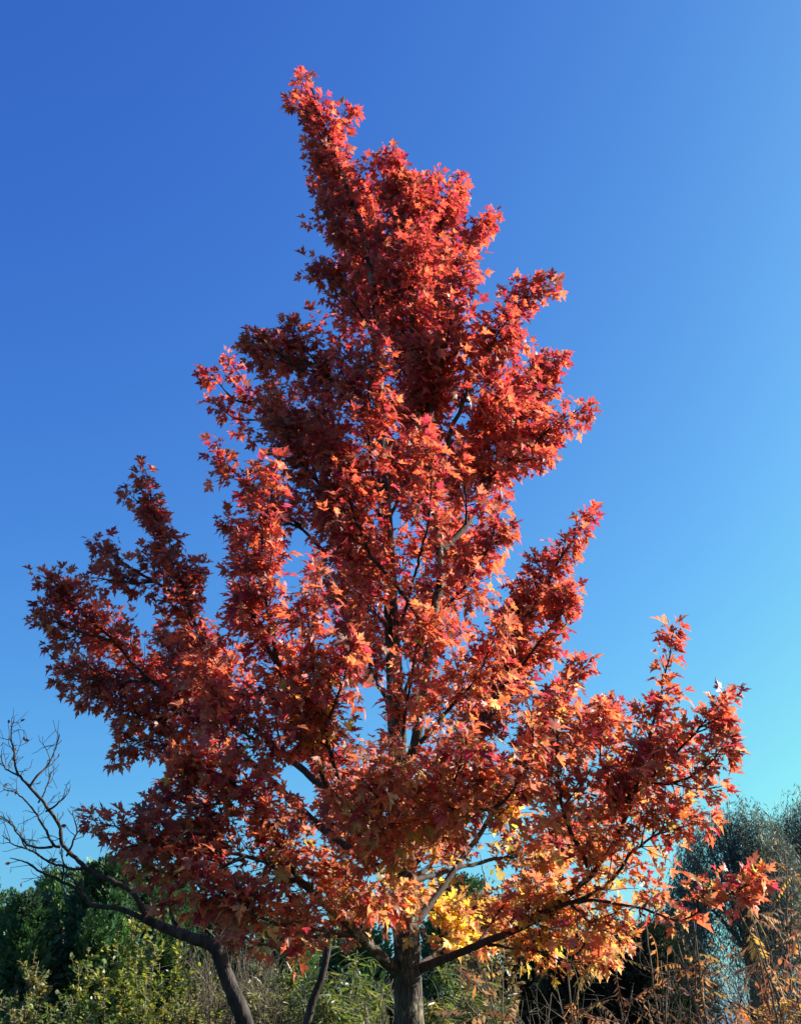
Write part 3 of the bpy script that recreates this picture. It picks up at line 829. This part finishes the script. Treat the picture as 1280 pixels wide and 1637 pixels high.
CON = [
    (-25, 1412, 13.5, 150, 'dark conifer cut by the left edge of the picture', 2600),
    (48, 1438, 12.6, 120, 'low conifer with a ragged tip second from the left edge', 2400),
    (112, 1400, 14.2, 160, 'broad blackish green conifer under the bare drooping branches', 3000),
    (178, 1384, 13.0, 140, 'tallest green conifer at the left, behind the bare leaning tree', 3200),
    (262, 1402, 13.6, 150, 'green conifer just left of the red maple foliage, above the leaning trunk', 3000),
    (345, 1450, 14.5, 170, 'dark conifer behind the bend of the bare leaning trunk', 2400),
    (440, 1478, 14.0, 170, 'dark conifer behind the low left maple boughs', 2400),
    (560, 1490, 14.8, 190, 'dark conifer close behind the maple trunk on its left', 2400),
    (735, 1412, 15.0, 150, 'grey green conifer close behind the maple trunk on its right', 2600),
]
for k, (x, y, Y, w, lab, n_) in enumerate(CON):
    conifer(x, y, Y, w, lab, n_, seed=k)
DK = ((.016, .026, .016), (.03, .035, .02), (.012, .018, .014))
for k, (x, y, Y, w, lab, n_) in enumerate([
    (860, 1500, 13.0, 200, 'blackish spreading evergreen right of the maple trunk', 2800),
    (950, 1490, 13.8, 210, 'blackish evergreen hidden behind the hanging red maple spray', 2800),
    (1030, 1478, 12.8, 200, 'black rounded evergreen whose right side slopes down to open sky', 3400),
]):
    conifer(x, y, Y, w, lab, n_, DK, 0.15, 'evergreen_bush', 0.6, 40 + k, 9)


# ------------------------------------------------------------------ weeping willows far right
def willow(x, ytop, Y, wpx, label, n, seed, bare_low=0.0):
    r = np.random.default_rng(seed)
    top = at(x, ytop, Y)
    H = top[2]
    Rb = wpx / 2 * m_per_px(top)
    t = empty('willow_tree', (top[0], top[1], 0), label, 'tree', 'weeping willows in the distance')
    o = np.array([top[0], top[1], 0])
    tk = Tubes()
    tk.add(np.stack([o[0] + np.linspace(0, .3, 9), np.full(9, o[1]), np.linspace(-.1, H * .55, 9)], 1), np.linspace(.3, .14, 9), 9)
    tk.build('trunk', M_STEM, t)
    lb = Tubes()
    P, D, N_, S_, T_ = [], [], [], [], []
    for b in range(22):
        a = r.uniform(0, 2 * math.pi)
        rr = Rb * math.sqrt(r.uniform(0.02, .7))
        tip = o + [math.cos(a) * rr, math.sin(a) * rr, H * (0.88 - 0.38 * (rr / Rb) ** 2)]
        st = o + [0.2, 0, H * r.uniform(.3, .52)]
        cv = spline([st, st * .45 + tip * .55 + [0, 0, .3], tip], .3)
        lb.add(cv, np.linspace(.07, .012, len(cv)), 5)
    clump = r.uniform(0, 2 * math.pi, 22), np.sqrt(r.uniform(0.03, 1.15, 22)), r.uniform(.84, 1.0, 22)
    for k in range(n):
        j = r.integers(0, 22)
        px_ = clump[1][j] * math.cos(clump[0][j]) + r.normal() * .2
        py_ = clump[1][j] * math.sin(clump[0][j]) + r.normal() * .2
        q2 = min(px_ * px_ + py_ * py_, 1.2)
        z = H * clump[2][j] * (1 - .3 * q2 ** 1.1) * (1 - abs(r.normal()) * .10)
        p = o + [px_ * Rb, py_ * Rb, z]
        ln = r.uniform(0.4, 2.6)
        q = int(ln / 0.07)
        s = np.arange(q) * 0.07
        dr = np.array([px_, py_, 0]) * .5 + r.normal(size=3) * .12
        pp = p + np.outer(np.sqrt(s * .5) * .45, dr) - np.outer(s ** 1.15, [0, 0, 1.0]) + r.normal(size=(q, 3)) * 0.035
        P.append(pp); D.append(np.tile([0, 0, -1.0], (q, 1)) + r.normal(size=(q, 3)) * 0.5)
        N_.append(r.normal(size=(q, 3)))
        S_.append(r.uniform(0.08, 0.15, q))
        base_c = np.array([.062, .076, .084]) if r.random() < .85 else np.array([.10, .115, .07])  # most strands blue-grey: distance haze and shade put into the leaf colour
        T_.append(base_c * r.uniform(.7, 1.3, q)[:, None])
    lb.build('limbs', M_STEM, t)
    P = np.vstack(P)
    keep = P[:, 2] > 0.3
    scatter('crown', THIN, P[keep], np.vstack(D)[keep], np.vstack(N_)[keep], np.concatenate(S_)[keep], np.vstack(T_)[keep], M_WILLOW, t)


willow(1156, 1240, 27, 215, 'hazy weeping willow beyond the right edge of the maple', 3000, 5)
willow(1285, 1240, 29, 200, 'weeping willow cut off by the right edge of the picture', 3000, 6)


# ------------------------------------------------------------------ leafy shrubs, narrow-leaved plants, sumac saplings
def shrub(x, ytop, Y, wpx, label, stems=5, leaf=0.06, cols=((.16, .2, .03), (.3, .3, .04), (.1, .15, .04)), lean=0.0, kind='oval', name='leafy_shrub', seed=0,
          group='yellow green shrubs in front of the conifers', density=1.0):
    r = np.random.default_rng(900 + seed)
    top = at(x, ytop, Y)
    H = top[2]
    w = wpx / 2 * m_per_px(top)
    o = np.array([top[0] - lean, top[1], 0])
    t = empty(name, o, label, 'shrub', group)
    st = Tubes()
    P, D, N_, S_, T_ = [], [], [], [], []
    for k in range(stems):
        f = 0 if stems == 1 else (k / (stems - 1) - .5) * 2
        h = H * (1.0 if k == stems // 2 else r.uniform(.80, .97))
        tip = np.array([top[0] + f * w * r.uniform(.6, 1), top[1] + r.normal() * w * .5, h])
        b = o + [f * w * .3, r.normal() * .1, -.05]
        sp_ = spline([b, b * .5 + tip * .5 + r.normal(size=3) * .05, tip], .08)
        sp_ = sp_ + np.cumsum(r.normal(size=sp_.shape) * .004, axis=0)
        st.add(sp_, np.linspace(.013, .003, len(sp_)), 5)
        # side shoots
        shoots = [sp_[len(sp_) // 3:]]
        for j in range(int(24 * density)):
            i = int(r.uniform(.35, .97) * (len(sp_) - 1))
            a = r.uniform(0, 2 * math.pi)
            ln = r.uniform(.12, .38) * (1.2 - .6 * i / len(sp_))
            d = unit(np.array([math.cos(a) * .7, math.sin(a) * .7, .8]))
            sh = sp_[i] + np.outer(np.linspace(0, ln, 7), d) + np.cumsum(r.normal(size=(7, 3)) * .008, axis=0)
            st.add(sh, np.linspace(.004, .0018, 7), 3, cap=False)
            shoots.append(sh)
        for sh in shoots:
            ln = np.sum(np.linalg.norm(np.diff(sh, axis=0), axis=1))
            q = int(ln / (.016 if kind == 'oval' else .02)) + 4
            u = r.uniform(0, 1, q) * (len(sh) - 1.001)
            i = u.astype(int)
            p = sh[i] + (sh[i + 1] - sh[i]) * (u - i)[:, None]
            td = unit(sh[i + 1] - sh[i])
            a = r.uniform(0, 2 * math.pi, q)
            hz = np.stack([np.cos(a), np.sin(a), np.zeros(q)], 1)
            if kind == 'oval':
                d = unit(td * .6 + hz * .9 + r.normal(size=(q, 3)) * .3)
            else:
                d = unit(td * .45 + hz * .8 + np.array([0, 0, -.35]) + r.normal(size=(q, 3)) * .25)
            P.append(p); D.append(d)
            N_.append(np.array([0, 0, .8]) + r.normal(size=(q, 3)) * .5)
            S_.append(leaf * r.uniform(.6, 1.25, q))
            c = np.array(cols)[r.integers(0, len(cols), q)] * r.uniform(.7, 1.3, q)[:, None]
            T_.append(c)
    st.build('stems', M_STEM, t)
    scatter('foliage', OVAL if kind == 'oval' else LANCE, np.vstack(P), np.vstack(D), np.vstack(N_), np.concatenate(S_), np.vstack(T_),
            M_SHRUB if kind == 'oval' else M_LANCE, t)


OL = ((.15, .16, .06), (.2, .17, .08), (.12, .15, .05))
YG = ((.14, .18, .035), (.26, .25, .045), (.09, .14, .035))
GR = ((.09, .15, .04), (.14, .2, .05), (.06, .1, .04))
for k, a in enumerate([
    (56, 1522, 9.2, 60, 'olive shrub with a pointed top in the lower left corner', 8, .042, OL),
    (10, 1575, 8.8, 70, 'low grey olive shrub cut by the left edge near the corner', 7, .04, OL),
    (135, 1512, 9.6, 34, 'slim yellowing shrub right of the pointed olive shrub', 4, .044, YG),
    (100, 1595, 9.0, 60, 'low green shrub between the pointed olive shrub and the slim yellowing one', 6, .042, GR),
    (172, 1532, 8.8, 14, 'single thin leafy stem leaning left below the bare branch', 1, .05, YG, -.16),
    (215, 1462, 9.5, 36, 'tallest yellow green shrub under the bare leaning trunk', 4, .045, YG),
    (250, 1445, 10.2, 24, 'yellow leaved shoot rising above the bare leaning trunk', 2, .05, YG),
    (280, 1500, 9.4, 36, 'bright yellow green shrub under the bend of the bare trunk', 4, .045, YG),
    (232, 1560, 8.9, 60, 'low yellow green shrub at the bottom, below the tallest shrub', 6, .042, YG),
    (320, 1570, 8.9, 60, 'low olive shrub left of the bare trunk foot', 6, .042, OL),
    (165, 1595, 8.8, 50, 'low dark green shrub at the bottom between two yellowing ones', 5, .042, GR),
    (770, 1425, 12.2, 120, 'pinkish brown shrub behind the yellow maple leaves right of the trunk', 9, .06, ((.22, .12, .08), (.16, .12, .07), (.2, .18, .08))),
    (330, 1500, 11.0, 90, 'tall drab olive shrub behind the bend of the bare leaning trunk', 8, .04, OL),
    (420, 1500, 11.2, 90, 'tall drab shrub under the low left maple boughs', 8, .04, ((.16, .13, .07), (.12, .12, .05))),
]):
    shrub(*a, seed=k)
PL = 'narrow leaved plants below the maple'
LG = ((.09, .15, .03), (.16, .21, .05), (.2, .2, .08))
for k, a in enumerate([
    (405, 1560, 9.6, 80, 'drab narrow leaved plant just right of the bare trunk', 5, .12, ((.14, .13, .07), (.18, .17, .08))),
    (455, 1545, 10.2, 90, 'green narrow leaved plant below the low left maple bough', 5, .13, LG),
    (520, 1555, 9.7, 80, 'green narrow leaved plant beside the dark slanting stem', 5, .13, LG),
    (575, 1520, 10.4, 80, 'tall green narrow leaved plant left of the maple trunk', 5, .13, LG),
    (600, 1590, 9.2, 60, 'low green narrow leaved plant at the foot of the maple, left side', 4, .12, LG),
    (715, 1540, 10.4, 80, 'green narrow leaved plant right of the maple trunk', 5, .13, LG),
    (765, 1560, 9.8, 70, 'olive narrow leaved plant two steps right of the maple trunk', 4, .12, ((.15, .15, .06), (.11, .14, .05))),
    (700, 1600, 9.0, 50, 'low yellowing narrow leaved plant touching the right of the maple trunk', 4, .11, ((.3, .22, .04), (.2, .2, .05))),
]):
    shrub(*a, kind='lance', name='narrow_leaved_plant', group=PL, seed=30 + k)

# dark slanting stem left of the maple trunk
s0 = P3([(527, 1500, 1.6), (515, 1560, 1.6), (490, 1640, 1.6)])
slant = Tubes()
sl = spline(np.vstack([s0, [[s0[-1][0] - .35, s0[-1][1], 0.0]]]), .08)
slant.add(sl, np.linspace(.025, .045, len(sl)), 8, .05)
slo = slant.build('dead_stem', M_BARE)
slo['label'] = 'dark slanting dead stem among the plants left of the maple trunk'
slo['category'] = 'dead stem'

# dry grass and stalks, uncountable
dg = Tubes()
for k in range(420):
    x = rng.choice([rng.uniform(300, 440), rng.uniform(430, 640), rng.uniform(690, 1130)], p=[.55, .28, .17])
    Y = rng.uniform(9.3, 11.5)
    p = at(x, rng.uniform(1500, 1650) if x < 440 else rng.uniform(1560, 1660), Y)
    b = np.array([p[0] + rng.normal() * .15, p[1] + rng.normal() * .1, -.05])
    m_ = b * .45 + p * .55 + rng.normal(size=3) * .10
    e = p + np.array([rng.normal() * .16, rng.normal() * .16, rng.uniform(-.12, .08)])
    cv = spline([b, m_, p, e], .14)
    cv = cv + np.cumsum(rng.normal(size=cv.shape) * .012, axis=0)
    dg.add(cv, np.linspace(.0045, .0016, len(cv)), 3, cap=False)
    for j in range(2):
        i = int(rng.uniform(.45, .9) * len(cv))
        dv = unit(rng.normal(size=3) * [.7, .5, .3] + [0, 0, .6]) * rng.uniform(.12, .3)
        dg.add(np.array([cv[i], cv[i] + dv * .5 + rng.normal(size=3) * .015, cv[i] + dv]), [.003, .0022, .0014], 3, cap=False)
dgo = dg.build('dry_grass', M_DRY)
dgo['kind'] = 'stuff'
dgo['label'] = 'tangle of thin dry grass stalks under the maple'


def sumac(x, ytop, Y, label, stems, leaves, seed, cols, leaf=.42, lean=0.0):
    r = np.random.default_rng(500 + seed)
    top = at(x, ytop, Y)
    o = np.array([top[0] - lean, top[1], 0])
    t = empty('sumac_sapling', o, label, 'sapling', 'pinnate leaved saplings at the right')
    st = Tubes()
    P, D, N_, S_, T_ = [], [], [], [], []
    for k in range(stems):
        tip = top + np.array([r.normal() * .35, r.normal() * .2, -r.uniform(0, .35)]) * (1 if k else 0)
        sp_ = spline([o + [r.normal() * .08, 0, -.05], o * .5 + tip * .5 + r.normal(size=3) * .08, tip], .06)
        sp_ = sp_ + np.cumsum(r.normal(size=sp_.shape) * .004, axis=0)
        st.add(sp_, np.linspace(.016, .005, len(sp_)), 6)
        shoots = [sp_]
        for j in range(3):
            i = int(r.uniform(.5, .9) * (len(sp_) - 1))
            d = unit(np.array([r.normal() * .7, r.normal() * .4, .7]))
            sh = sp_[i] + np.outer(np.linspace(0, r.uniform(.25, .6), 8), d) + np.cumsum(r.normal(size=(8, 3)) * .01, axis=0)
            st.add(sh, np.linspace(.007, .003, 8), 5)
            shoots.append(sh)
        for j in range(int(leaves * 1.8)):
            sh = shoots[j % len(shoots)]
            i = int(r.uniform(.55, 1) * (len(sh) - 1))
            a = r.uniform(0, 2 * math.pi)
            P.append(sh[i]); D.append([math.cos(a), math.sin(a) * .7, r.uniform(-.35, .35)])
            N_.append(np.array([0, 0, 1.0]) + r.normal(size=3) * .25)
            S_.append(leaf * r.uniform(.55, 1.1))
            T_.append(np.array(cols[r.integers(0, len(cols))]) * r.uniform(.75, 1.25))
    st.build('stems', M_STEM, t)
    scatter('foliage', PINNATE, P, D, N_, S_, T_, M_SUMAC, t)


OR = ((.36, .17, .08), (.34, .11, .06), (.42, .26, .07), (.32, .2, .13), (.22, .12, .08))
BR = ((.3, .16, .08), (.38, .26, .08), (.25, .12, .06))
DKG = ((.05, .07, .03), (.09, .1, .04), (.2, .2, .05))
sumac(790, 1400, 10.2, 'sapling with dark feathery leaves against the sky right of the maple trunk', 2, 6, 1, DKG, .4, .1)
sumac(800, 1545, 9.0, 'sapling with orange feathery leaves hanging below the right maple bough', 2, 6, 2, OR, .38)
sumac(905, 1530, 8.8, 'sapling with brown drooping feathery leaves under the hanging red spray', 2, 7, 3, BR + OR, .4)
sumac(1030, 1465, 9.6, 'sapling with olive brown feathery leaves in front of the black evergreen', 3, 6, 4, BR, .4)
sumac(1110, 1470, 9.4, 'sapling with tan feathery leaves against the open sky gap', 2, 6, 5, BR + OR, .36)
sumac(1190, 1415, 9.2, 'sapling with pink and orange feathery leaves in front of the willow', 3, 9, 6, OR, .36, -.12)
sumac(1250, 1360, 9.6, 'tall sapling with orange feathery leaves by the right edge', 3, 9, 7, OR, .36, .1)
sumac(1285, 1440, 8.8, 'sapling with orange feathery leaves cut by the right edge at the bottom corner', 3, 8, 8, OR, .36)


def twig_bush(x, ytop, Y, wpx, label, seed):
    """a leafless thicket-forming bush: forked dark stems with a few clinging leaves"""
    r = np.random.default_rng(700 + seed)
    top = at(x, ytop, Y)
    H, w = top[2], wpx / 2 * m_per_px(top)
    o = np.array([top[0], top[1], 0])
    t = empty('twiggy_bush', o, label, 'bush', 'leafless bushes at the lower right')
    st = Tubes()
    P, D = [], []

    def grow(p, d, ln, rad, depth):
        pts = [p]
        for i in range(6):
            d = unit(d + r.normal(size=3) * .13 + [0, 0, .03])
            pts.append(pts[-1] + d * ln / 6)
        st.add(np.array(pts), np.linspace(rad, rad * .6, 7), 5 if depth < 2 else 3, cap=False)
        if depth >= 3:
            if r.random() < .35:
                P.append(pts[-1]); D.append(unit(r.normal(size=3) * .6 + [0, 0, -.6]))
            return
        for j in range(4 if depth else 5):
            i = 6 if j == 0 else int(r.integers(2, 7))
            grow(pts[i], unit(d + r.normal(size=3) * .55), ln * r.uniform(.45, .72), rad * .55, depth + 1)
    for k in range(6):
        a = r.uniform(0, 2 * math.pi)
        grow(o + [math.cos(a) * .12, math.sin(a) * .12, -.05], unit([math.cos(a) * w / H, math.sin(a) * w / H, 1.0]), H * .52, .016, 0)
    st.build('stems', M_BARE, t)
    nn = len(P)
    scatter('foliage', OVAL, P, D, r.normal(size=(nn, 3)), r.uniform(.05, .09, nn), np.tile([.3, .13, .07], (nn, 1)) * r.uniform(.6, 1.3, (nn, 1)), M_SUMAC, t)


twig_bush(1130, 1560, 10.5, 100, 'leafless dark bush beside the open sky gap at the lower right', 1)
twig_bush(1215, 1450, 10.8, 150, 'tall leafless dark bush in front of the willow', 2)
twig_bush(1280, 1430, 10.2, 130, 'leafless dark bush cut by the right edge', 3)
